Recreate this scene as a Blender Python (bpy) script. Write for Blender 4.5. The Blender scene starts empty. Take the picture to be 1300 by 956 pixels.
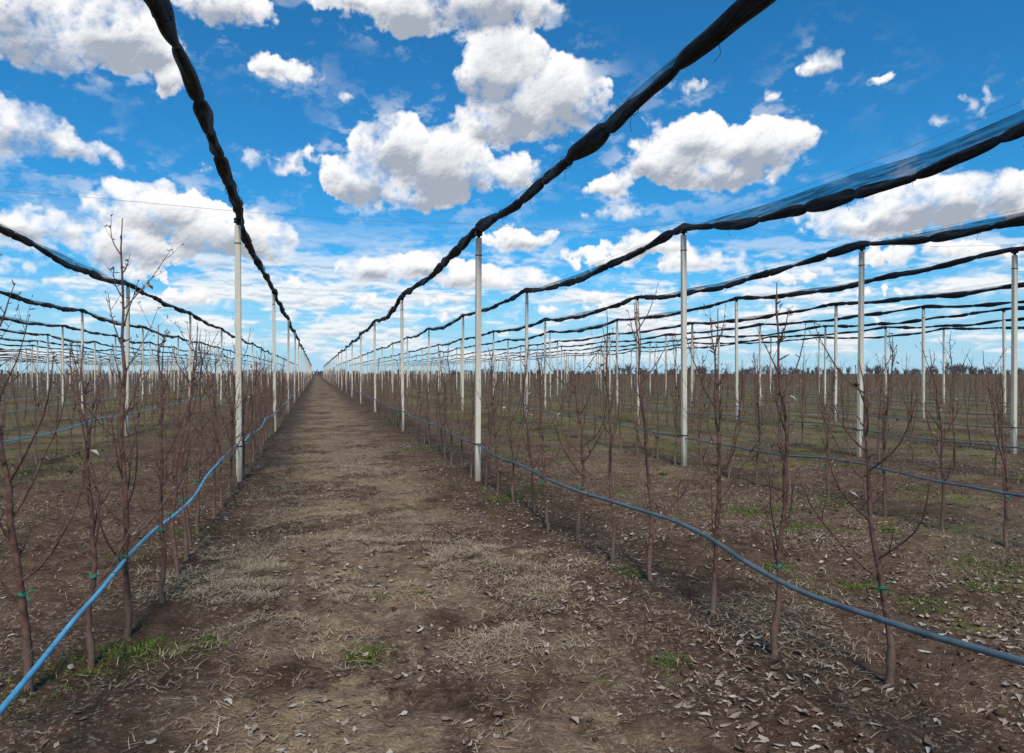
import bpy, math, random
import numpy as np
from mathutils import Vector
random.seed(7); rng=np.random.default_rng(7)
S=bpy.context.scene
S.view_settings.view_transform='Standard'; S.view_settings.look='None'; S.view_settings.exposure=0
TH=math.radians(15.5)
COL=S.collection

# ------------------------------------------------------------- node helper
class NT:
    def __init__(s,nt): s.nt=nt; s.L=nt.links
    def n(s,t,**k):
        x=s.nt.nodes.new(t)
        for a,b in k.items(): setattr(x,a,b)
        return x
    def put(s,sock,v):
        if isinstance(v,bpy.types.NodeSocket): s.L.new(v,sock)
        elif v is not None: sock.default_value=v
    def m(s,op,a,b=None,c=None,clamp=False):
        x=s.n('ShaderNodeMath',operation=op,use_clamp=clamp)
        s.put(x.inputs[0],a)
        if b is not None: s.put(x.inputs[1],b)
        if c is not None: s.put(x.inputs[2],c)
        return x.outputs[0]
    def v(s,op,a,b=None,c=None):
        x=s.n('ShaderNodeVectorMath',operation=op)
        s.put(x.inputs[0],a)
        if b is not None: s.put(x.inputs[1],b)
        if c is not None: s.put(x.inputs[2],c)
        return x.outputs['Value'] if op in('LENGTH','DOT_PRODUCT','DISTANCE') else x.outputs[0]
    def noise(s,vec,scale,detail=4,rough=.55,color=False,dist=0):
        x=s.n('ShaderNodeTexNoise'); s.put(x.inputs['Vector'],vec)
        x.inputs['Scale'].default_value=scale; x.inputs['Detail'].default_value=detail
        x.inputs['Roughness'].default_value=rough; x.inputs['Distortion'].default_value=dist
        return x.outputs['Color'] if color else x.outputs['Fac']
    def ss(s,v,a,b,o0=0.,o1=1.):
        x=s.n('ShaderNodeMapRange',interpolation_type='SMOOTHSTEP')
        s.put(x.inputs[0],v); s.put(x.inputs[1],a); s.put(x.inputs[2],b); s.put(x.inputs[3],o0); s.put(x.inputs[4],o1)
        return x.outputs[0]
    def mix(s,f,a,b,bt='MIX'):
        x=s.n('ShaderNodeMix',data_type='RGBA',blend_type=bt)
        s.put(x.inputs[0],f)
        for i,q in ((6,a),(7,b)):
            if isinstance(q,tuple) and len(q)==3: q=(*q,1)
            s.put(x.inputs[i],q)
        return x.outputs[2]
def mat(name):
    M=bpy.data.materials.new(name); M.use_nodes=True
    T=NT(M.node_tree); B=M.node_tree.nodes['Principled BSDF']
    B.inputs['Specular IOR Level'].default_value=.25
    return M,T,B
def ramp(T,f,stops):
    r=T.n('ShaderNodeValToRGB'); T.put(r.inputs[0],f); e=r.color_ramp.elements
    while len(e)<len(stops): e.new(.5)
    for i,(p,c) in enumerate(stops): e[i].position=p; e[i].color=(*c,1)
    return r.outputs[0]
def bump(T,B,h,strength,dist):
    b=T.n('ShaderNodeBump'); b.inputs['Strength'].default_value=strength; b.inputs['Distance'].default_value=dist
    T.put(b.inputs['Height'],h); T.put(B.inputs['Normal'],b.outputs[0])

# ------------------------------------------------------------- materials
def m_soil():
    M,T,B=mat('soil'); P=T.n('ShaderNodeNewGeometry').outputs['Position']
    sep=T.n('ShaderNodeSeparateXYZ'); T.put(sep.inputs[0],P); X,Y=sep.outputs[0],sep.outputs[1]
    n1=T.noise(P,1.1,7,.65); n2=T.noise(P,9,5,.65); n3=T.noise(P,45,3,.6)
    col=T.mix(T.ss(n1,.36,.64),(.062,.037,.024),(.118,.074,.048))
    col=T.mix(T.ss(n2,.42,.72),col,(.165,.110,.075))
    # worked, darker soil right along each tree row
    w=T.m('ADD',X,T.m('MULTIPLY',T.m('SUBTRACT',T.noise(P,1.5,4,.6),.5),1.1))
    fr=T.m('FRACT',T.m('MULTIPLY',T.m('ADD',w,1.08+1.85+37.0),1/3.70)); rowd=T.m('ABSOLUTE',T.m('SUBTRACT',fr,.5))
    col=T.mix(T.ss(rowd,.24,.06,0,.42),col,(.055,.033,.022))
    # pale litter crumbs
    patch=T.ss(T.noise(P,.7,5,.65),.42,.58)
    crumb=T.m('MULTIPLY',T.ss(T.noise(P,30,5,.8),.545,.60),T.m('ADD',T.m('MULTIPLY',patch,.75),.14))
    col=T.mix(crumb,col,(.38,.295,.22))
    # aisle straw
    ax=T.m('ABSOLUTE',T.m('SUBTRACT',w,.55))
    aisle=T.m('MULTIPLY',T.ss(ax,1.45,.55),T.ss(T.noise(P,.55,6,.72),.42,.56))
    fib=T.n('ShaderNodeMapping'); fib.inputs['Scale'].default_value=(20,60,20); fib.inputs['Rotation'].default_value=(0,0,.5); T.put(fib.inputs[0],P)
    fn=T.ss(T.noise(fib.outputs[0],1,4,.75,dist=1.5),.38,.62,.15,1)
    col=T.mix(T.m('MULTIPLY',T.m('MULTIPLY',aisle,.80),fn),col,(.40,.285,.175))
    # grass
    side=T.m('MAXIMUM',T.ss(X,2.6,6.0),T.ss(X,-2.,-5.))
    far=T.ss(Y,5,20)
    ng=T.noise(P,.9,7,.74)
    g=T.m('ADD',ng,T.m('ADD',T.m('MULTIPLY',T.m('MULTIPLY',side,far),.10),T.m('MULTIPLY',side,.045)))
    gm=T.ss(g,.60,.67)
    gc=T.mix(T.ss(T.noise(P,2.2,4),.35,.65),(.23,.185,.075),(.12,.145,.032))
    col=T.mix(T.m('MULTIPLY',gm,T.ss(n3,.35,.6,.2,.85)),col,gc)
    th=T.m('MULTIPLY',T.ss(T.noise(P,.3,6,.7),.46,.60),side)
    col=T.mix(T.m('MULTIPLY',T.m('MULTIPLY',th,.55),fn),col,(.28,.215,.13))
    d=T.v('LENGTH',P); col=T.mix(T.ss(d,120,700,0,.6),col,(.13,.10,.07))
    T.put(B.inputs['Base Color'],col); B.inputs['Roughness'].default_value=.95; B.inputs['Specular IOR Level'].default_value=.05
    h=T.m('ADD',T.m('MULTIPLY',n2,.8),T.m('MULTIPLY',n3,.5)); bump(T,B,h,1.0,.045)
    return M
def m_island(name,stops,rough=.8):
    M,T,B=mat(name); g=T.n('ShaderNodeNewGeometry')
    c=ramp(T,g.outputs['Random Per Island'],stops)
    c=T.mix(.35,c,T.mix(T.noise(g.outputs['Position'],60,2),(.15,.12,.09),(1,1,1)),'MULTIPLY')
    T.put(B.inputs['Base Color'],c); B.inputs['Roughness'].default_value=rough; B.inputs['Specular IOR Level'].default_value=.1
    return M
SOIL=m_soil()
LEAF=m_island('dry_leaf',[(0,(.14,.085,.055)),(.3,(.26,.185,.135)),(.7,(.44,.355,.28)),(1,(.64,.56,.47))])
STRAW=m_island('straw',[(0,(.24,.165,.095)),(.5,(.46,.345,.22)),(1,(.68,.56,.39))])
GRASS=m_island('grass',[(0,(.05,.10,.012)),(.6,(.11,.18,.025)),(1,(.21,.23,.055))])
CLOD=m_island('clod',[(0,(.06,.037,.024)),(.6,(.12,.077,.052)),(1,(.19,.128,.09))],.95)
def m_bark():
    M,T,B=mat('bark'); tc=T.n('ShaderNodeTexCoord'); oi=T.n('ShaderNodeObjectInfo')
    P=tc.outputs['Object']; sep=T.n('ShaderNodeSeparateXYZ'); T.put(sep.inputs[0],P)
    n=T.noise(P,30,4,.6)
    c=T.mix(T.ss(n,.3,.7),(.075,.030,.022),(.235,.122,.090))
    c=T.mix(T.ss(sep.outputs[2],.40,.02,0,.6),c,T.mix(n,(.15,.10,.07),(.35,.26,.19)))
    c=T.mix(T.m('MULTIPLY',oi.outputs['Random'],.35),c,(.12,.085,.068))
    T.put(B.inputs['Base Color'],c); B.inputs['Roughness'].default_value=.55
    return M
BARK=m_bark()
def m_plain(name,col,rough,var=.2,scale=20,spec=.25,bs=.2):
    M,T,B=mat(name); tc=T.n('ShaderNodeTexCoord'); n=T.noise(tc.outputs['Object'],scale,4,.6)
    d=tuple(c*(1-var) for c in col); l=tuple(min(1,c*(1+var)) for c in col)
    T.put(B.inputs['Base Color'],T.mix(T.ss(n,.3,.7),d,l)); B.inputs['Roughness'].default_value=rough
    B.inputs['Specular IOR Level'].default_value=spec
    if bs: bump(T,B,n,bs,.005)
    return M
TIE=m_plain('green_tie',(.02,.30,.17),.4)
BLUE=m_plain('blue_pipe',(.10,.40,.62),.45,.22,9,.4,.05)
GREYBLUE=m_plain('grey_blue_pipe',(.10,.14,.165),.5,.25,9,.35,.05)
WIRE=m_plain('wire',(.22,.22,.22),.4,bs=0)
CAP=m_plain('cap_plastic',(.015,.015,.017),.5)
def m_post():
    M,T,B=mat('concrete'); P=T.n('ShaderNodeNewGeometry').outputs['Position']
    n=T.noise(P,14,5,.65); s=T.n('ShaderNodeMapping'); s.inputs['Scale'].default_value=(30,30,1.2); T.put(s.inputs[0],P)
    st=T.noise(s.outputs[0],1,4,.6)
    c=T.mix(n,(.60,.53,.41),(.80,.73,.60)); c=T.mix(T.ss(st,.5,.75,0,.5),c,(.42,.35,.26))
    sep=T.n('ShaderNodeSeparateXYZ'); T.put(sep.inputs[0],P)
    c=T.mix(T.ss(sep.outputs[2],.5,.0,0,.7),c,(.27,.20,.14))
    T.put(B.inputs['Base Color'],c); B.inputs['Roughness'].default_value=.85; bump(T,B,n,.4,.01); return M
CONC=m_post()
def m_net():
    M,T,B=mat('black_net'); P=T.n('ShaderNodeNewGeometry').outputs['Position']
    mp=T.n('ShaderNodeMapping'); mp.inputs['Scale'].default_value=(60,7,60); T.put(mp.inputs[0],P)
    n=T.noise(mp.outputs[0],1,4,.6,dist=.6)
    T.put(B.inputs['Base Color'],T.mix(T.ss(n,.35,.7),(.005,.0055,.007),(.032,.035,.040)))
    B.inputs['Roughness'].default_value=.65; bump(T,B,n,.8,.02); return M
NET=m_net()
def m_gauze():
    M,T,B=mat('net_gauze'); P=T.n('ShaderNodeNewGeometry').outputs['Position']
    B.inputs['Base Color'].default_value=(.016,.018,.021,1); B.inputs['Roughness'].default_value=.9
    B.inputs['Specular IOR Level'].default_value=.05
    mp=T.n('ShaderNodeMapping'); mp.inputs['Scale'].default_value=(9,1.6,34); T.put(mp.inputs[0],P)
    a=T.ss(T.noise(mp.outputs[0],1,4,.6,dist=.8),.3,.72,.38,.85)
    tr=T.n('ShaderNodeBsdfTransparent'); mx=T.n('ShaderNodeMixShader'); T.put(mx.inputs[0],a)
    T.L.new(tr.outputs[0],mx.inputs[1]); T.L.new(B.outputs[0],mx.inputs[2])
    T.L.new(mx.outputs[0],M.node_tree.nodes['Material Output'].inputs[0]); return M
GAUZE=m_gauze()

# ------------------------------------------------------------- mesh helpers
def mkmesh(name,V,F,mats,mi=None,smooth=False):
    me=bpy.data.meshes.new(name); V=np.asarray(V,dtype=np.float32)
    if isinstance(F,np.ndarray):
        k=F.shape[1]; nf=F.shape[0]
        me.vertices.add(len(V)); me.vertices.foreach_set('co',V.ravel())
        me.loops.add(nf*k); me.loops.foreach_set('vertex_index',F.astype(np.int32).ravel())
        me.polygons.add(nf); me.polygons.foreach_set('loop_start',np.arange(0,nf*k,k,dtype=np.int32))
        me.update(calc_edges=True)
    else:
        me.from_pydata(V.tolist(),[],F)
    for m in mats: me.materials.append(m)
    if mi is not None: me.polygons.foreach_set('material_index',np.asarray(mi,dtype=np.int32))
    if smooth: me.polygons.foreach_set('use_smooth',np.ones(len(me.polygons),dtype=bool))
    me.validate(); me.update(); return me
def obj(name,me,parent=None,loc=(0,0,0)):
    o=bpy.data.objects.new(name,me); COL.objects.link(o); o.location=loc
    if parent: o.parent=parent
    return o
class MB:
    def __init__(s): s.V=[];s.F=[];s.M=[]
    def tube(s,pts,rad,n,m=0,cap=True):
        pts=[Vector(p) for p in pts]; b=len(s.V)
        ref=None
        for i,p in enumerate(pts):
            d=(pts[min(i+1,len(pts)-1)]-pts[max(i-1,0)])
            if d.length<1e-9: d=Vector((0,0,1))
            d.normalize()
            if ref is None:
                ref=Vector((1,0,0)) if abs(d.x)<.8 else Vector((0,1,0))
            a=(ref-d*ref.dot(d)).normalized(); ref=a; c=d.cross(a)
            r=rad[i]
            for k in range(n):
                t=2*math.pi*k/n; q=p+a*(r*math.cos(t))+c*(r*math.sin(t)); s.V.append((q.x,q.y,q.z))
        for i in range(len(pts)-1):
            for k in range(n):
                k2=(k+1)%n; s.F.append((b+i*n+k,b+i*n+k2,b+(i+1)*n+k2,b+(i+1)*n+k)); s.M.append(m)
        if cap:
            s.F.append(tuple(b+(len(pts)-1)*n+k for k in range(n))); s.M.append(m)
    def box(s,x0,x1,y0,y1,z0,z1,m=0,ch=0):
        b=len(s.V); c=ch
        ring=[(x0+c,y0),(x1-c,y0),(x1,y0+c),(x1,y1-c),(x1-c,y1),(x0+c,y1),(x0,y1-c),(x0,y0+c)] if c else [(x0,y0),(x1,y0),(x1,y1),(x0,y1)]
        n=len(ring)
        for z in (z0,z1): s.V+= [(x,y,z) for x,y in ring]
        for k in range(n):
            k2=(k+1)%n; s.F.append((b+k,b+k2,b+n+k2,b+n+k)); s.M.append(m)
        s.F.append(tuple(b+n+k for k in range(n))); s.M.append(m); s.F.append(tuple(b+k for k in reversed(range(n)))); s.M.append(m)
    def mesh(s,name,mats,smooth=True): return mkmesh(name,s.V,s.F,mats,s.M,smooth)

# value noise
_G=rng.random((256,256))
def vn(x,y,f):
    x=np.asarray(x)*f+1000; y=np.asarray(y)*f+1000
    xi=np.floor(x).astype(int); yi=np.floor(y).astype(int); fx=x-xi; fy=y-yi
    fx=fx*fx*(3-2*fx); fy=fy*fy*(3-2*fy)
    xa=xi&255; xb=(xi+1)&255; ya=yi&255; yb=(yi+1)&255
    return (_G[xa,ya]*(1-fx)+_G[xb,ya]*fx)*(1-fy)+(_G[xa,yb]*(1-fx)+_G[xb,yb]*fx)*fy-.5
def fbm(x,y,f,o,g=.52):
    a=1.;t=0;w=0
    c,s_=math.cos(.6),math.sin(.6)
    for k in range(o):
        t=t+a*vn(x+k*13.7,y-k*7.3,f); w+=a; a*=g; f*=2.03; x,y=x*c-y*s_,x*s_+y*c
    return t/w*1.6
def gh(x,y):
    x=np.asarray(x,float); y=np.asarray(y,float)
    d=np.hypot(x,y); fade=np.clip((30-d)/18,0,1); f2=np.clip((60-d)/30,0,1)
    return (.06*vn(x,y,.45)*f2+fade*(.05*vn(x+7,y,1.7)+.040*vn(x,y+3,5.)+.028*vn(x,y,13.)+.016*vn(x+1,y,29.)))
def ghs(x,y): return float(gh(x,y))

# ------------------------------------------------------------- ground
def axis(fine0,fine1,st,lim0,lim1):
    a=list(np.arange(fine0,fine1,st)); 
    s=st; v=a[-1]
    while v<lim1: s*=1.075; v+=s; a.append(v)
    s=st; v=a[0]; b=[]
    while v>lim0: s*=1.09; v-=s; b.append(v)
    return np.array(b[::-1]+a)
xs=axis(-3.2,6.2,.025,-3000,3000); ys=axis(2.0,12,.025,-400,4000)
GX,GY=np.meshgrid(xs,ys); GZ=gh(GX,GY)
V=np.stack([GX.ravel(),GY.ravel(),GZ.ravel()],1); nx=len(xs); ny=len(ys)
i=np.arange(nx-1)[None,:]+np.arange(ny-1)[:,None]*nx; i=i.ravel()
F=np.stack([i,i+1,i+1+nx,i+nx],1)
obj('ground',mkmesh('ground',V,F,[SOIL],smooth=True))

# ------------------------------------------------------------- scattered litter
def leaves():
    N=95000
    y=2.0+30*rng.random(N)**1.6
    a=rng.random(N); x=(-1.5-.30*y)+a*(3.5+1.5*y)
    dens=vn(x,y,.9)*1.2+vn(x,y,2.6)*1.2+vn(x,y,7)*.5+.17
    dens-=.24*((x>-2.2)&(x<-.6)); dens-=.08*(x>5); dens+=.34*np.exp(-((x-1.9)/.6)**2)+.24*np.exp(-((x-.2)/.6)**2)
    k=rng.random(N)<np.clip(dens,0.04,1)*.9; x=x[k];y=y[k]; n=len(x)
    z=gh(x,y)+.004
    L=.007+.027*rng.random(n)**1.8; W=L*rng.uniform(.28,.6,n); yaw=rng.uniform(0,6.28,n)
    fold=rng.uniform(-.3,1.1,n); curl=rng.uniform(-.5,1.1,n); tw=rng.uniform(-.9,.9,n)
    base=np.array([(-1,0),(-.45,.75),(.05,1.),(.55,.55),(1.15,0),(.55,-.7),(.05,-.85),(-.45,-.9),(0,0)])
    P=np.zeros((n,9,3))
    for j,(bx,by) in enumerate(base):
        jx=rng.uniform(-.18,.18,n); jy=rng.uniform(-.3,.3,n)*(by!=0)
        lx=(bx+jx)*L; ly=(by+jy)*W; lz=abs(by)*W*fold+curl*L*bx*bx*.6+tw*bx*by*W
        P[:,j,0]=x+lx*np.cos(yaw)-ly*np.sin(yaw); P[:,j,1]=y+lx*np.sin(yaw)+ly*np.cos(yaw); P[:,j,2]=lz
    tilt=rng.uniform(-.4,.4,n)
    P[:,:,2]+=(P[:,:,0]-x[:,None])*tilt[:,None]
    P[:,:,2]+=(z-P[:,:,2].min(1)*.7)[:,None]
    f=np.array([(k,(k+1)%8,8) for k in range(8)])
    F=(np.arange(n)[:,None,None]*9+f[None]).reshape(-1,3)
    obj('fallen_leaves',mkmesh('fallen_leaves',P.reshape(-1,3),F,[LEAF]))
leaves()
def blades(name,x,y,L,W,lean,mat_,hz=0):
    n=len(x); z=gh(x,y); yaw=rng.uniform(0,6.28,n); bend=rng.uniform(-.6,.6,n)
    P=np.zeros((n,5,3))
    for j,(t,w) in enumerate([(0,1),(0,-1),(.55,.7),(.55,-.7),(1,0)]):
        yy_=yaw+bend*t; dx,dy=np.cos(yy_),np.sin(yy_); px,py=-dy,dx
        out=L*t*np.sin(lean*(.6+.5*t)); up=L*t*np.cos(lean*(.6+.5*t))
        P[:,j,0]=x+dx*out+px*w*W; P[:,j,1]=y+dy*out+py*w*W; P[:,j,2]=z+np.maximum(up,0.004)
    P[:,:,2]+=(hz*rng.random(n))[:,None]
    F3=np.array([(0,1,3),(0,3,2),(2,3,4)])
    F=(np.arange(n)[:,None,None]*5+F3[None]).reshape(-1,3)
    obj(name,mkmesh(name,P.reshape(-1,3),F,[mat_]))
cx=[];cy=[]
for (X,Y,sx,sy,n) in [(.45,6.2,.75,.42,34000),(-.1,5.3,.4,.4,9000),(1.17,4.05,.20,.12,2800),(1.8,5.2,.3,.4,4000),(0,8.6,.6,.9,12000),(.5,11,.7,1.5,12000),(3.1,3.9,.5,.6,3000),(.9,15,.7,2.5,9000),(-.4,13,.3,2.5,4000),(.6,20,.8,3,8000),(5.,6,1.3,1.5,7500),(-3,9,.8,3,6500),(7.5,12,2.5,3,10000),(4.3,10,1,3,9500),(.4,4.3,.8,.8,5000)]:
    cx.append(rng.normal(X,sx,n)); cy.append(rng.normal(Y,sy,n))
cx=np.concatenate(cx); cy=np.concatenate(cy); k=vn(cx,cy,2.0)+vn(cx,cy,6)*.8>-.04; cx=cx[k];cy=cy[k]; n=len(cx)
blades('dry_grass',cx,cy,rng.uniform(.02,.11,n),rng.uniform(.0011,.0028,n),rng.uniform(1.1,1.75,n)*.95,STRAW,.014)
cx=[];cy=[]
spots=[(-1.14,4.39,.16,700),(-.94,4.48,.12,450),(.276,4.06,.07,350),(2.34,8.8,.2,1300),(5.42,4.57,.22,1300),(4.86,4.23,.12,500),(4.92,6.46,.2,1000),(2.24,14.9,.35,2000),(2.1,22,.7,2200),(1.92,3.6,.06,220),(4.86,7.4,.25,1000),(4.1,4.0,.12,500),(4,4.5,.1,400),(-4.66,13.1,.6,2200),(-5,16.2,.8,2400),(-.6,4.36,.06,220),(2.45,5.27,.08,280),(-1.5,3.9,.2,400)]
for _ in range(260):
    X=rng.uniform(2.2,17); spots.append((X,rng.uniform(3.5,28),rng.uniform(.04,.30),int(rng.uniform(80,800))))
for _ in range(80): spots.append((rng.uniform(-9,-.9),rng.uniform(4.5,28),rng.uniform(.05,.30),int(rng.uniform(80,700))))
for _ in range(30): spots.append((rng.uniform(-.6,2.2),rng.uniform(5,26),rng.uniform(.03,.12),int(rng.uniform(30,200))))
for (X,Y,s,n) in spots: cx.append(rng.normal(X,s,n)); cy.append(rng.normal(Y,s,n))
cx=np.concatenate(cx); cy=np.concatenate(cy); n=len(cx)
blades('grass',cx,cy,rng.uniform(.010,.045,n),rng.uniform(.0018,.0042,n),rng.uniform(.5,1.45,n),GRASS)
def clods():
    import bmesh
    bm=bmesh.new(); bmesh.ops.create_icosphere(bm,subdivisions=1,radius=1); bm.verts.ensure_lookup_table()
    bv=np.array([v.co[:] for v in bm.verts]); bf=np.array([[v.index for v in f.verts] for f in bm.faces]); bm.free()
    n=26000; y=2.0+14*rng.random(n)**1.5; x=(-1.5-.3*y)+rng.random(n)*(3.2+1.4*y)
    k=vn(x,y,1.2)+vn(x,y,4)*.7>-.15; x=x[k]; y=y[k]; n=len(x)
    r=.003+.019*rng.random(n)**4
    P=bv[None]*(r[:,None,None]*rng.uniform(.55,1.3,(n,len(bv),1)))*rng.uniform(.7,1.3,(n,1,3))
    P[:,:,2]*=.7; P[:,:,0]+=x[:,None]; P[:,:,1]+=y[:,None]; P[:,:,2]+=(gh(x,y)+r*.1)[:,None]
    F=(np.arange(n)[:,None,None]*len(bv)+bf[None]).reshape(-1,3)
    obj('soil_clods',mkmesh('soil_clods',P.reshape(-1,3),F,[CLOD]))
clods()

# ------------------------------------------------------------- apple trees
def tree_mesh(seed,H=2.1,nb=11,spread=1.,low=.5,open_=False,lod=0,tr0=.0155,rich=False):
    R=random.Random(seed); mb=MB()
    n=14
    px=py=0; lean=(R.uniform(-.05,.05),R.uniform(-.05,.05)); tr=[];rad=[]
    ph=R.uniform(0,6)
    for i in range(n+1):
        t=i/n; z=H*t-.05*(1-t)
        px+=R.uniform(-.02,.02); py+=R.uniform(-.02,.02)
        tr.append(Vector((px+lean[0]*z+.022*math.sin(ph+6*t),py+lean[1]*z+.022*math.cos(ph+5*t),z)))
        r=tr0*(1-t)**.8+.0024
        rad.append(r*R.uniform(.93,1.08))
    tr.insert(1,tr[0].lerp(tr[1],.5)); rad.insert(1,tr0*1.25); rad[0]=tr0*1.35
    tr.insert(3,tr[2].lerp(tr[3],.35)); rad.insert(3,rad[2]*1.3)
    mb.tube(tr,rad,7 if not lod else 4)
    def at(z):
        for i in range(len(tr)-1):
            if tr[i+1].z>=z:
                f=(z-tr[i].z)/max(1e-6,tr[i+1].z-tr[i].z); return tr[i].lerp(tr[i+1],f)
        return tr[-1].copy()
    az=R.uniform(0,6.28)
    tips=[]
    def branch(p,d,L,r0,seg,sides,level):
        pts=[p.copy()];rr=[r0]; q=p.copy(); d=d.normalized(); kink=.16
        for k in range(seg):
            d=(d+Vector((R.uniform(-kink,kink),R.uniform(-kink,kink),R.uniform(-.02,.10)+(.13 if level==0 else .06)))).normalized()
            q=q+d*(L/seg); pts.append(q.copy()); rr.append(r0*(1-.70*(k+1)/seg))
        mb.tube(pts,rr,sides)
        if level<2 and not (lod and level==1):
            if lod: m=R.randint(0,1)
            elif rich: m=R.randint(1,4) if level==0 else R.randint(0,1)
            else: m=R.randint(1,3) if level==0 else R.randint(0,1)
            for _ in range(m):
                j=R.randint(1,seg-1); dd=(pts[j+1]-pts[j-1]).normalized()
                s=Vector((R.uniform(-1,1),R.uniform(-1,1),R.uniform(-.1,.8))).normalized()
                branch(pts[j],(dd*.55+s*.75),L*R.uniform(.18,.5),max(.0018,rr[j]*.65),3 if not lod else 2,3,level+1)
        if not lod:
            for _ in range(6 if level==0 else 1):
                j=R.randint(1,seg); s=Vector((R.uniform(-1,1),R.uniform(-1,1),R.uniform(0,1))).normalized()
                l=R.uniform(.008,.035); mb.tube([pts[j],pts[j]+s*l*.6,pts[j]+s*l],[.002,.0034,.001],3)
            mb.tube([q,q+d*.006,q+d*.014],[rr[-1],rr[-1]*1.5+.001,.0006],4)
        tips.append((q,d))
    for b in range(nb):
        az+=2.4+R.uniform(-.6,.6); f=(b+R.random()*.6)/nb
        z=low+(H*.93-low)*f
        tilt=R.uniform(.45,1.15)*spread*(1-.35*f)
        if open_: tilt=R.uniform(.75,1.15)
        L=R.uniform(.2,.8)*(1-.55*f)*spread
        if open_: L=R.uniform(.55,1.0)*(1-.45*f)
        d=Vector((math.cos(az)*math.sin(tilt),math.sin(az)*math.sin(tilt),math.cos(tilt)))
        branch(at(z),d,L,(.0080 if rich else .0072 if not lod else .0056)*(1-.4*f)*R.uniform(.7,1.15),7 if not lod else 4,5 if not lod else 3,0)
    if not lod:
        for _ in range(R.randint(5,11)):
            z=R.uniform(.3,H*.95); a=R.uniform(0,6.28); p=at(z); l=R.uniform(.02,.08)
            d=Vector((math.cos(a),math.sin(a),.5)); mb.tube([p,p+d*l*.6,p+d*l],[.004,.0045,.0015],4)
        for _ in range(R.randint(0,4)):
            q,d=R.choice(tips); a=R.uniform(0,6.28); u=Vector((math.cos(a),math.sin(a),-.6))*.05; w=Vector((-math.sin(a),math.cos(a),.2))*.017
            b=len(mb.V); c=q+u*.5
            for v in (q,c+w+Vector((0,0,.008)),q+u,c-w+Vector((0,0,.008)),c): mb.V.append(v[:])
            for f in ((0,4,1),(1,4,2),(2,4,3),(3,4,0)): mb.F.append(tuple(b+k for k in f)); mb.M.append(1)
        p=at(.5)
        for dz in (0,.008):
            ring=[p+Vector((math.cos(t)*.018,math.sin(t)*.018,dz+0.006*math.sin(2*t))) for t in np.linspace(0,6.28,13)]
            mb.tube(ring,[.003]*13,4,2)
        mb.tube([p+Vector((.018,0,0)),p+Vector((.045,.01,.016)),p+Vector((.07,.02,-.01))],[.0028]*3,4,2)
        mb.tube([p+Vector((.018,0,0)),p+Vector((.03,-.015,-.02)),p+Vector((.04,-.02,-.045))],[.0026]*3,4,2)
    return mb
VAR=[];RICH=[]
for s in range(14):
    R=random.Random(100+s)
    VAR.append(tree_mesh(200+s,H=R.uniform(1.6,2.2),nb=R.randint(7,11),spread=R.uniform(.75,1.1),low=R.uniform(.42,.62)).mesh('apple_tree_%d'%s,[BARK,LEAF,TIE]))
for s in range(14):
    R=random.Random(150+s)
    RICH.append(tree_mesh(1200+s,H=R.uniform(1.65,2.2),nb=R.randint(9,14),spread=R.uniform(.85,1.15),low=R.uniform(.38,.55),rich=True).mesh('apple_tree_r%d'%s,[BARK,LEAF,TIE]))
OPEN=[tree_mesh(500+s,H=1.7,nb=11,open_=True,low=.50,tr0=.017,rich=True).mesh('apple_tree_open_%d'%s,[BARK,LEAF,TIE]) for s in (5,9)]
TALL=[tree_mesh(700+s,H=2.5,nb=18,spread=1.15,low=.42,tr0=.0175,rich=True).mesh('apple_tree_tall_%d'%s,[BARK,LEAF,TIE]) for s in (3,4)]
FARV=[]
for s in range(12):
    R=random.Random(300+s)
    FARV.append(tree_mesh(800+s,H=R.uniform(1.35,2.0),nb=R.randint(4,7),spread=R.uniform(.65,.95),low=R.uniform(.55,.8),lod=1,tr0=.012).mesh('far_tree_%d'%s,[BARK]))
def add_tree(x,y,me=None,rot=None,sc=None,lean=None):
    o=obj('apple_tree',me or random.choice(RICH if y<11 else VAR+RICH[:4]),loc=(x,y,ghs(x,y)))
    o.rotation_euler=(lean[0] if lean else random.uniform(-.06,.06),lean[1] if lean else random.uniform(-.06,.06),random.uniform(0,6.28) if rot is None else rot)
    s=sc or random.uniform(.88,1.08); o.scale=(s,s,s); return o
for (x,y,me,r) in [(2.86,3.06,OPEN[0],.4),(2.52,3.44,RICH[0],1.),(2.54,4.18,RICH[1],2.),(2.50,4.96,RICH[2],0),(2.46,5.65,RICH[3],.5),(2.43,6.4,OPEN[1],1.9)]:
    add_tree(x,y,me,r,1.0)
y=7.15
while y<18: add_tree(2.4+random.uniform(-.05,.05),y); y+=random.uniform(.68,.85)
for k in range(2): add_tree(2.5+random.uniform(-.1,.1),1.2-.75*k)
for (x,y,me,r,l) in [(-1.36,4.05,TALL[0],.3,(0,-.02)),(-1.19,4.32,RICH[4],2.2,(0,.03)),(-1.10,4.66,TALL[1],4.,(.0,.0)),(-1.03,5.32,RICH[6],1.,None),(-1.06,6.1,RICH[7],3.,None),(-1.08,6.6,RICH[8],3.,None)]:
    add_tree(x,y,me,r,1.0,l)
y=7.2
while y<18: add_tree(-1.1+random.uniform(-.05,.05),y); y+=random.uniform(.62,.82)
for k in range(3): add_tree(-1.25,3.0-.75*k)
y=2.
while y<18: add_tree(6.1+random.uniform(-.05,.05),y); y+=random.uniform(.68,.85)
y=6.
while y<18: add_tree(-4.75+random.uniform(-.05,.05),y); y+=random.uniform(.68,.85)

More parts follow.
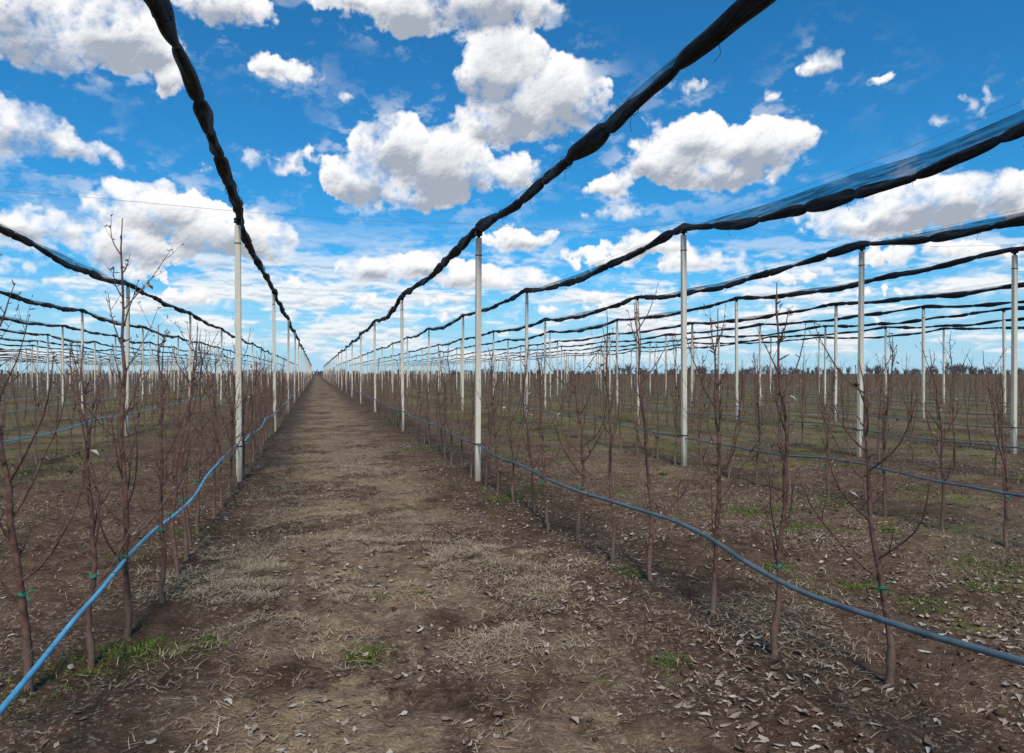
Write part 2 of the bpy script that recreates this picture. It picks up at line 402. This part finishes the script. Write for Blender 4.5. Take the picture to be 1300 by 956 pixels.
ROWS_R=[2.37,6.12,9.95,13.3]+[13.3+3.7*k for k in range(1,24)]
ROWS_L=[-1.08-3.65*k for k in range(0,24)]
def chunk(seed,pool,sp=.75,cnt=13,miss=.07):
    R=random.Random(seed); V=[];F=[];M=[];b=0
    for j in range(cnt):
        if R.random()<miss: continue
        me=R.choice(pool); a=R.uniform(0,6.28); s=R.uniform(.82,1.1)
        n=len(me.vertices); co=np.empty(n*3,dtype=np.float32); me.vertices.foreach_get('co',co); co=co.reshape(-1,3)*s
        lx,ly=R.uniform(-.05,.05),R.uniform(-.05,.05)
        x=co[:,0]*math.cos(a)-co[:,1]*math.sin(a)+R.uniform(-.06,.06)+lx*co[:,2]; y=co[:,0]*math.sin(a)+co[:,1]*math.cos(a)+j*sp+R.uniform(-.07,.07)+ly*co[:,2]
        V.append(np.stack([x,y,co[:,2]],1))
        for p in me.polygons: F.append(tuple(b+k for k in p.vertices)); M.append(p.material_index)
        b+=n
    return mkmesh('tree_row_segment',np.concatenate(V),F,[BARK,LEAF,TIE],M,True)
CH=[chunk(40+k,VAR+FARV[:4]) for k in range(5)]
CF=[chunk(140+k,FARV,miss=.15) for k in range(8)]
E=bpy.data.objects.new('orchard_tree_rows',None); COL.objects.link(E)
cnt=0
for X in ROWS_R+ROWS_L:
    near=X in (2.37,6.12,ROWS_L[0],ROWS_L[1])
    Y=18.1 if near else -2+random.uniform(0,2)
    while Y<(200 if abs(X)<30 else 140):
        a=math.degrees(math.atan2(X,Y+9))
        if -30<a<62 or Y<3 and abs(X)<30:
            o=obj('segment',random.choice(CH if math.hypot(X,Y)<26 else CF),E,(X,Y,0)); cnt+=1
            if random.random()<.5: o.rotation_euler[2]=math.pi; o.location.y+=9.1
        Y+=9.75
print('segments',cnt)

# ------------------------------------------------------------- posts
PITCH=9.55
def row_h(X): return {-1.08:3.82,2.37:3.70,6.12:4.03,9.95:3.96,13.3:3.98}.get(X,3.88)
def row_y0(X): return {-1.08:11.12,2.37:10.5,6.12:10.97,9.95:11.2,13.3:10.85}.get(X,10.9+ (abs(X*7.3)%1-.5)*.5)
def post_geo(mb,x=0,y=0,H=3.8,w=.040):
    mb.box(x-w,x+w,y-w,y+w,-.3,H-.05,0,.008)
    mb.box(x-w*.55,x+w*.55,y-w*.55,y+w*.55,H-.05,H-.01,1,.004)
    mb.box(x-w*1.25,x+w*1.25,y-w*1.25,y+w*1.25,H-.01,H+.055,1,.012)
NET_R=[X for X in ROWS_R if X<32]; NET_L=ROWS_L[:16]
farp=MB(); pm={}
for X in NET_R+NET_L:
    H=row_h(X); y0=row_y0(X)-PITCH
    for k in range(0,24):
        Y=y0+k*PITCH
        if Y<45 and abs(X)<30:
            if H not in pm:
                mb=MB(); post_geo(mb,0,0,H)
                mb.box(-.044,.044,-.044,.044,.52,.54,1); mb.box(-.043,.043,-.043,.043,H-.32,H-.305,1)
                pm[H]=mb.mesh('concrete_post',[CONC,CAP],False)
            o=obj('concrete_post',pm[H],loc=(X,Y,0)); o.rotation_euler=(random.uniform(-.008,.008),random.uniform(-.010,.010),random.uniform(-.08,.08))
        else: post_geo(farp,X,Y,H)
obj('distant_concrete_posts',farp.mesh('distant_concrete_posts',[CONC,CAP],False))

# ------------------------------------------------------------- rolled hail nets
def net_row(X,idx):
    R=np.random.default_rng(900+idx); H=row_h(X); y0=row_y0(X)-PITCH; YE=y0+23*PITCH
    near=abs(X)<12
    seg=[]; y=y0
    while y<YE:
        seg.append(y); y+= (.03 if y<16 else .07 if y<32 else .3 if y<80 else 1.2) if near else (.1 if y<30 else .35 if y<80 else 1.2)
    ya=np.array(seg); n=18 if near else 8
    u=(ya-y0)/PITCH; k=np.floor(u).astype(int); f=u-k
    S=R.uniform(.06,.24,60); S[0]={-1.08:.02,2.37:.10,6.12:.38,9.95:.22}.get(X,.25)
    sk=R.uniform(.7,1.4,60)
    sag=4*S[k]*(f**sk[k])*(1-f**sk[k])
    hook=1-np.abs(2*((u*3)%1)-1)
    sag=sag+.05*hook*np.sin(np.pi*f)**.5
    cz=H+.085-sag+.03*vn(ya,ya*0+idx,1.3)
    cxx=X+.07*vn(ya,ya*0+idx*3.1,.5)*np.minimum(1,np.sin(np.pi*f)*3)
    if X==-1.08: cxx=cxx+.14*np.where(ya<y0+PITCH,np.sin(np.pi*f)**.6,0)
    tie=np.abs(((ya+idx*.37+.25*np.sin(ya*.9))/1.05)%1-.5)*2
    rb=.056*(1-.50*tie**7)*(1+.50*vn(ya,ya*0+idx*1.7,1.3)+.2*vn(ya,ya*0+idx,4))
    ang=np.linspace(0,2*np.pi,n,endpoint=False)
    A,Yg=np.meshgrid(ang,ya); tw=Yg*1.5+1.5*vn(Yg,Yg*0+idx,.6)
    r=rb[:,None]*(1+.28*np.cos(2*(A-tw))+.06*np.cos(3*(A+Yg*3.3)))
    if near: r*=1+.06*np.cos(7*A+Yg*3+4*vn(Yg,A*0,1.2))
    VX=cxx[:,None]+r*np.cos(A); VZ=cz[:,None]+r*np.sin(A)*1.05
    V=np.stack([VX.ravel(),Yg.ravel(),VZ.ravel()],1)
    ii=np.arange(len(ya)-1)[:,None]*n; jj=np.arange(n)[None,:]; j2=(jj+1)%n
    F=np.stack([(ii+jj).ravel(),(ii+n+jj).ravel(),(ii+n+j2).ravel(),(ii+j2).ravel()],1)
    root=bpy.data.objects.new('rolled_hail_net',None); COL.objects.link(root)
    obj('net_bundle',mkmesh('net_bundle',V,F,[NET],smooth=True),root)
    mb=MB()
    wy=np.arange(y0,min(YE,60),.6); wx=np.interp(wy,ya,cxx); wz=H+.10-.25*np.interp(wy,ya,sag)
    mb.tube(list(zip(wx,wy,wz)),[.002]*len(wy),4,0)
    if abs(X)<20:
        t0=y0+.3
        while t0<min(YE,45):
            i0=int(np.searchsorted(ya,t0)); x_,z_=cxx[i0],cz[i0]; L=R.uniform(.04,.14)
            rr=rb[i0]*1.12
            ring=[(x_+rr*math.cos(t),ya[i0],z_+rr*math.sin(t)) for t in np.linspace(0,6.28,11)]
            mb.tube(ring,[.003]*11,4,1)
            mb.tube([(x_,ya[i0],z_-rr*.9),(x_+R.uniform(-.03,.03),ya[i0]+.01,z_-rr-L*.5),(x_+R.uniform(-.05,.05),ya[i0],z_-rr-L)],[.0022]*3,3,1)
            t0+=R.uniform(.6,1.5)
    obj('wire_and_ties',mb.mesh('wire_and_ties',[WIRE,NET]),root)
    if abs(X)<20:
        idxs=np.where((sag>.05)&(ya<60))[0][::3]; V=[];F=[]
        prev=None
        for i0 in idxs:
            b=len(V)
            open_=.30+.45*float(np.clip(vn(ya[i0],idx*2.3,.35)+.5,0,1))
            top=cz[i0]+(H+.09-cz[i0])*open_
            off=.03*math.sin(ya[i0]*2.3+idx)
            for q in range(5):
                t=q/4; V.append((cxx[i0]+off*(1-t)+.03*math.sin(t*3.1)*math.sin(ya[i0]*4+q),ya[i0],top*(1-t)+cz[i0]*t))
            if prev is not None and i0-prev<=4:
                for q in range(4): F.append((b-5+q,b-4+q,b+1+q,b+q))
            prev=i0
        if F: obj('gauze',mkmesh('gauze',V,F,[GAUZE],smooth=True),root)
for i,X in enumerate(NET_R+NET_L): net_row(X,i)

# ------------------------------------------------------------- cross cables on the post heads
mb=MB()
for k in range(0,6):
    pts=[]
    for X in sorted(NET_R+NET_L):
        pts.append((X,row_y0(X)+k*PITCH,row_h(X)+.16)); pts.append((X+1.8,row_y0(X)+k*PITCH,row_h(X)+.13))
    mb.tube(pts,[.0022]*len(pts),4)
obj('steel_cross_cables',mb.mesh('steel_cross_cables',[WIRE]))

# ------------------------------------------------------------- irrigation pipes and low wires
def pipe(X,idx,mat_,ctrl=None,rad=.0115):
    R=random.Random(60+idx)
    ys_=[];zs_=[];xs_=[]
    yy=-1.
    while yy<150:
        ys_.append(yy); zs_.append(.52+R.uniform(-.035,.07)); xs_.append(X+R.uniform(-.05,.05)); yy+=R.uniform(1.1,2.4) if yy<40 else 5
    if ctrl:
        c=sorted(ctrl); lo,hi=c[0][0],c[-1][0]
        keep=[(a,b,d) for a,b,d in zip(ys_,zs_,xs_) if a<lo-.6 or a>hi+.6]+[(a,b,d) for a,b,d in c]
        keep.sort(); ys_,zs_,xs_=zip(*keep)
    s=np.arange(-1,145,.12) if abs(X)<14 else np.arange(-1,145,1.)
    z=np.interp(s,ys_,zs_); x=np.interp(s,ys_,xs_)
    kz=np.ones(7)/7
    if abs(X)<14:
        z=np.convolve(np.pad(z,3,'edge'),kz,'valid'); x=np.convolve(np.pad(x,3,'edge'),kz,'valid')
    z=z+.012*vn(s,s*0+idx,2.2); x=x+.02*vn(s,s*0+idx+5,1.7)
    mb=MB(); mb.tube([(a,b,c) for a,b,c in zip(x,s,z)],[rad]*len(s),8 if abs(X)<7 else 5)
    obj('irrigation_pipe',mb.mesh('irrigation_pipe',[mat_]))
pipe(-1.08,0,BLUE,[(1.5,.46,-1.05),(2.9,.42,-1.06),(3.9,.47,-1.08),(5.1,.52,-1.08),(6.6,.49,-1.04),(8.0,.55,-1.08),(9.2,.58,-1.08),(11.1,.56,-1.1)])
pipe(2.37,1,GREYBLUE,[(1.0,.66,2.34),(1.9,.60,2.36),(2.6,.52,2.38),(3.3,.47,2.40),(4.2,.585,2.40),(5.2,.555,2.36),(6.2,.50,2.36),(7.1,.47,2.37),(8.2,.50,2.38),(9.2,.46,2.37),(10.5,.53,2.37),(12.,.5,2.33)],.0145)
for i,X in enumerate(NET_R[1:]): pipe(X,10+i,GREYBLUE,None,.013)
for i,X in enumerate(NET_L[1:]): pipe(X,30+i,BLUE)
mb=MB()
for X in NET_R[:4]+NET_L[:3]:
    pts=[(X+.045,y,.56+.02*math.sin(y*1.3)) for y in np.arange(-1,60,1.6)]; mb.tube(pts,[.0013]*len(pts),3)
obj('trellis_wires',mb.mesh('trellis_wires',[WIRE]))

# ------------------------------------------------------------- distant bare tree line
def treeline():
    R=random.Random(5); mb=MB()
    for _ in range(900):
        a=math.radians(R.uniform(-28,60)); 
        big=(math.degrees(a)>22)
        d=R.uniform(420,760); x=d*math.sin(a); y=d*math.cos(a)
        h=R.uniform(3.5,5.5)*(1.15 if big else .75)*(1+.5*math.sin(math.degrees(a)*1.1)*R.random())
        mb.tube([(x,y,0),(x,y,h*.5),(x+R.uniform(-.5,.5),y,h)],[.35,.25,.05],4)
        for k in range(16):
            z=h*R.uniform(.15,.8); t=R.uniform(0,6.28); l=h*R.uniform(.2,.5)
            mb.tube([(x,y,z),(x+l*.5*math.cos(t),y+l*.5*math.sin(t),z+l*.45),(x+l*.75*math.cos(t),y+l*.7*math.sin(t),z+l*.9)],[.22,.16,.05],3)
    obj('distant_tree_line',mb.mesh('distant_tree_line',[m_plain('distant_wood',(.14,.12,.12),.9,.2,.05,bs=0)],False))
treeline()

# ------------------------------------------------------------- sky, clouds and sun
sun_az=math.atan2(-.16,-1.); sun_el=math.radians(50)
F0=900.
cl=[(640,92,62,48),(690,130,88,48),(620,160,58,28),(740,140,42,28),
(500,190,58,42),(460,228,50,36),(560,215,60,45),(505,248,85,24),
(880,182,55,34),(950,188,78,34),(850,208,60,32),(920,222,85,24),(1010,182,28,22),
(650,220,42,22),(770,238,38,20),(790,272,60,12),
(600,0,130,36),(520,10,70,34),(450,0,80,18),
(60,50,100,42),(150,45,80,45),(20,10,60,50),(280,5,70,30),(215,100,30,22),
(345,84,36,18),(382,94,28,13),(432,126,20,8),
(30,168,65,38),(90,192,75,22),(145,206,40,9),
(350,210,45,15),(392,196,28,11),(265,216,18,7),
(200,272,100,38),(290,302,90,36),(160,315,90,30),(50,288,80,26),(20,335,50,12),(345,325,35,18),
(660,303,55,17),(480,345,55,20),(545,340,50,22),(600,352,50,20),(665,355,50,18),(510,378,80,11),(395,362,50,11),
(240,378,40,15),(300,388,40,9),
(1190,255,110,34),(1265,245,70,30),(1120,282,110,24),(1045,272,55,12),(1180,322,150,14),
(1040,84,36,19),(1118,103,28,10),(1245,122,45,11),(1215,150,42,11),(985,118,22,8),(865,112,42,11),(820,155,22,9),
(820,312,85,17),(900,335,85,16),(760,330,50,13),(1000,352,80,12),(100,385,60,10),(800,378,90,9),(560,402,110,7),(1100,372,90,9),
(380,405,80,8),(700,395,70,8),(950,395,90,8),(1200,398,110,8),(180,412,90,6),(40,420,70,7),(620,425,90,6),(1050,425,110,6),
(60,358,70,12),(160,350,60,12),(870,372,60,9),(1250,365,70,10),(420,385,50,8),(720,412,70,6),(880,418,80,6),(330,425,70,6),
(1380,120,90,40),(1480,230,120,40),(-80,120,80,50),(-180,260,120,40),(700,-120,120,50),(300,-160,150,50),(1000,-200,110,50)]
def make_clouds():
    R=np.random.default_rng(21)
    PPR=1146.; A0=math.radians(-50); SP=math.radians(130); ES=math.radians(52)
    Wd=int(SP*PPR); Hd=int(ES*PPR)
    H=np.zeros((Hd,Wd),np.float32)
    def puff(x,y,r,z0):
        x0,x1=max(0,int(x-r)),min(Wd,int(x+r)+2); y0,y1=max(0,int(y-r)),min(Hd,int(y+r)+2)
        if x0>=x1 or y0>=y1: return
        yy,xx=np.ogrid[y0:y1,x0:x1]; d=r*r-(xx-x)**2-(yy-y)**2
        h=np.where(d>0,np.sqrt(np.maximum(d,0))*.9+z0,0); H[y0:y1,x0:x1]=np.maximum(H[y0:y1,x0:x1],h)
    for (px,py,rx,ry) in cl:
        t=math.atan((px-650)/F0); c=math.cos(t)
        a=(TH+t-A0)*PPR; e=math.atan((474-py)/F0*c)*PPR; rx=rx/F0*c*c*PPR; ry=ry/F0*c*PPR
        n=int(np.clip(rx*ry/22,14,190))
        for _ in range(n):
            th=R.uniform(0,2*math.pi); q=math.sqrt(R.random())*.95
            x=a+rx*q*math.cos(th); s=math.sin(th); y=e+ry*q*s*(1 if s>0 else .8)
            r=ry*R.uniform(.12,.46)*(1.15-.6*q)+1.5
            puff(x,y,r,(1-q)*ry*.55*R.uniform(.6,1.15))
    def blur(a,s):
        h,w=a.shape; fy=np.fft.fftfreq(h)[:,None]; fx=np.fft.rfftfreq(w)[None]
        return np.fft.irfft2(np.fft.rfft2(a)*np.exp(-2*(np.pi*s)**2*(fx*fx+fy*fy)),s=a.shape).astype(np.float32)
    yy,xx=np.mgrid[0:Hd,0:Wd].astype(np.float32)
    wx=fbm(xx,yy,1/40,5,.6)*22; wy=fbm(xx+900,yy+400,1/40,5,.6)*16
    def warp(a):
        X=np.clip(xx+wx,0,Wd-2); Y=np.clip(yy+wy,0,Hd-2); xi=X.astype(int); yi=Y.astype(int); fx=X-xi; fy=Y-yi
        return (a[yi,xi]*(1-fx)+a[yi,xi+1]*fx)*(1-fy)+(a[yi+1,xi]*(1-fx)+a[yi+1,xi+1]*fx)*fy
    Hs=warp(blur(H,1.5)); Mk=warp(blur((H>0).astype(np.float32),4.5))
    f1=fbm(xx,yy,1/24,7,.62); f2=fbm(xx,yy,1/60,3)
    soft=9+38*np.clip(f2+.30,0,1)
    fld=(Mk-.48)*30+f1*29+Hs*.20
    sm=lambda v:(lambda t:t*t*(3-2*t))(np.clip(v,0,1))
    A=sm(fld/soft)
    veil=np.clip(blur(Mk,24)*1.5,0,1)*sm((fbm(xx,yy*1.8,1/46,6,.62)-.0)/.35)*.6
    S_=blur(Hs,1.2)*.8+f1*9+fbm(xx,yy,1/9,3)*1.6
    gy,gx=np.gradient(S_)
    nz=1.25; nn=np.sqrt(gx*gx+gy*gy+nz*nz)
    lit=(-gx*-.30+-gy*.70+nz*.64)/nn
    big=np.clip(blur(A*np.clip(Hs/34,.0,1),6),0,1)
    occ=np.zeros_like(big)
    for s_ in (6,14,24,36):
        sh=np.zeros_like(big); sh[:-s_]=big[s_:]; occ+=sh/4
    Hb=blur(Hs,8); gyb,_=np.gradient(Hb)
    tone=fbm(xx+300,yy,1/50,5,.6)
    dark=np.clip(occ*1.0,0,1)**1.3*.56+np.clip(gyb*.8,-.1,.46)*np.clip(big*3,0,1)
    shade=1.0+.34*(lit-.66)-dark*(1+.9*tone)
    shade=np.clip(shade,.10,1)
    el=yy/PPR
    d=fbm(xx,yy*4.0,1/95,7,.6)
    band=sm((el-.005)/.02)*(1-sm((el-.09)/.14))
    A2=sm((d+.08)/.30)*band*.88
    d2=fbm(xx,(yy+4)*4.0,1/95,7,.6)
    sh2=np.clip(.85+(d-d2)*2.2,.4,1)
    At=1-(1-A)*(1-A2)*(1-veil)
    sh=(shade*A+(1-A)*(sh2*A2+.9*veil*(1-A2)))/np.maximum(A+(1-A)*(A2+veil*(1-A2)),1e-3)
    img=bpy.data.images.new('cloud_field',Wd,Hd,alpha=False,float_buffer=False)
    img.colorspace_settings.name='Non-Color'
    px=np.ones((Hd,Wd,4),np.float32); px[:,:,0]=At; px[:,:,1]=np.clip(sh,0,1); px[:,:,2]=0
    img.pixels.foreach_set(px.ravel()); img.update(); img.pack()
    return img,A0,SP,ES
img,A0,SP,ES=make_clouds()
W=bpy.data.worlds.new('World'); S.world=W; W.use_nodes=True
for n in list(W.node_tree.nodes): W.node_tree.nodes.remove(n)
T=NT(W.node_tree)
sky=T.n('ShaderNodeTexSky',sky_type='NISHITA'); sky.sun_disc=False; sky.sun_elevation=sun_el; sky.sun_rotation=sun_az
sky.air_density=1.; sky.dust_density=.4; sky.ozone_density=3.
tc=T.n('ShaderNodeTexCoord'); sp=T.n('ShaderNodeSeparateXYZ'); T.put(sp.inputs[0],tc.outputs['Generated'])
az=T.m('ARCTAN2',sp.outputs[0],sp.outputs[1]); el=T.m('ARCSINE',sp.outputs[2])
cb=T.n('ShaderNodeCombineXYZ'); T.put(cb.inputs[0],T.m('MULTIPLY_ADD',az,1/SP,-A0/SP)); T.put(cb.inputs[1],T.m('MULTIPLY',el,1/ES))
it=T.n('ShaderNodeTexImage',extension='MIRROR',interpolation='Linear'); it.image=img; T.put(it.inputs[0],cb.outputs[0])
si=T.n('ShaderNodeSeparateColor'); T.put(si.inputs[0],it.outputs[0])
alpha,shade=si.outputs[0],si.outputs[1]
ccol=T.mix(shade,(3.2,3.7,4.6),(10.0,10.0,10.05))
skyc=T.mix(1.0,sky.outputs[0],(.20,.93,1.32),'MULTIPLY')
haze=T.ss(el,.0,.17,.8,0)
skyc=T.mix(haze,skyc,(5.0,7.0,8.9))
ccol=T.mix(T.ss(el,.0,.10,.6,0),ccol,(7.8,8.4,9.1))
fin=T.mix(alpha,skyc,ccol)
bg=T.n('ShaderNodeBackground'); T.put(bg.inputs[0],fin); bg.inputs[1].default_value=.10
wo=T.n('ShaderNodeOutputWorld'); T.L.new(bg.outputs[0],wo.inputs[0])
W.cycles.sampling_method='MANUAL'; W.cycles.sample_map_resolution=512

sl=bpy.data.lights.new('sun','SUN'); sl.energy=3.1; sl.angle=math.radians(9); sl.color=(1,.93,.82)
so=bpy.data.objects.new('sun',sl); COL.objects.link(so)
sd=Vector((math.sin(sun_az)*math.cos(sun_el),math.cos(sun_az)*math.cos(sun_el),math.sin(sun_el)))
so.rotation_euler=sd.to_track_quat('Z','Y').to_euler()

# ------------------------------------------------------------- camera
cd=bpy.data.cameras.new('camera'); cam=bpy.data.objects.new('camera',cd); COL.objects.link(cam)
cam.location=(0,0,1.6); cam.rotation_euler=(math.radians(90),0,-TH)
cd.sensor_width=36; cd.lens=900/1300*36; cd.shift_y=-4/1300; cd.clip_start=.05; cd.clip_end=8000
S.camera=cam
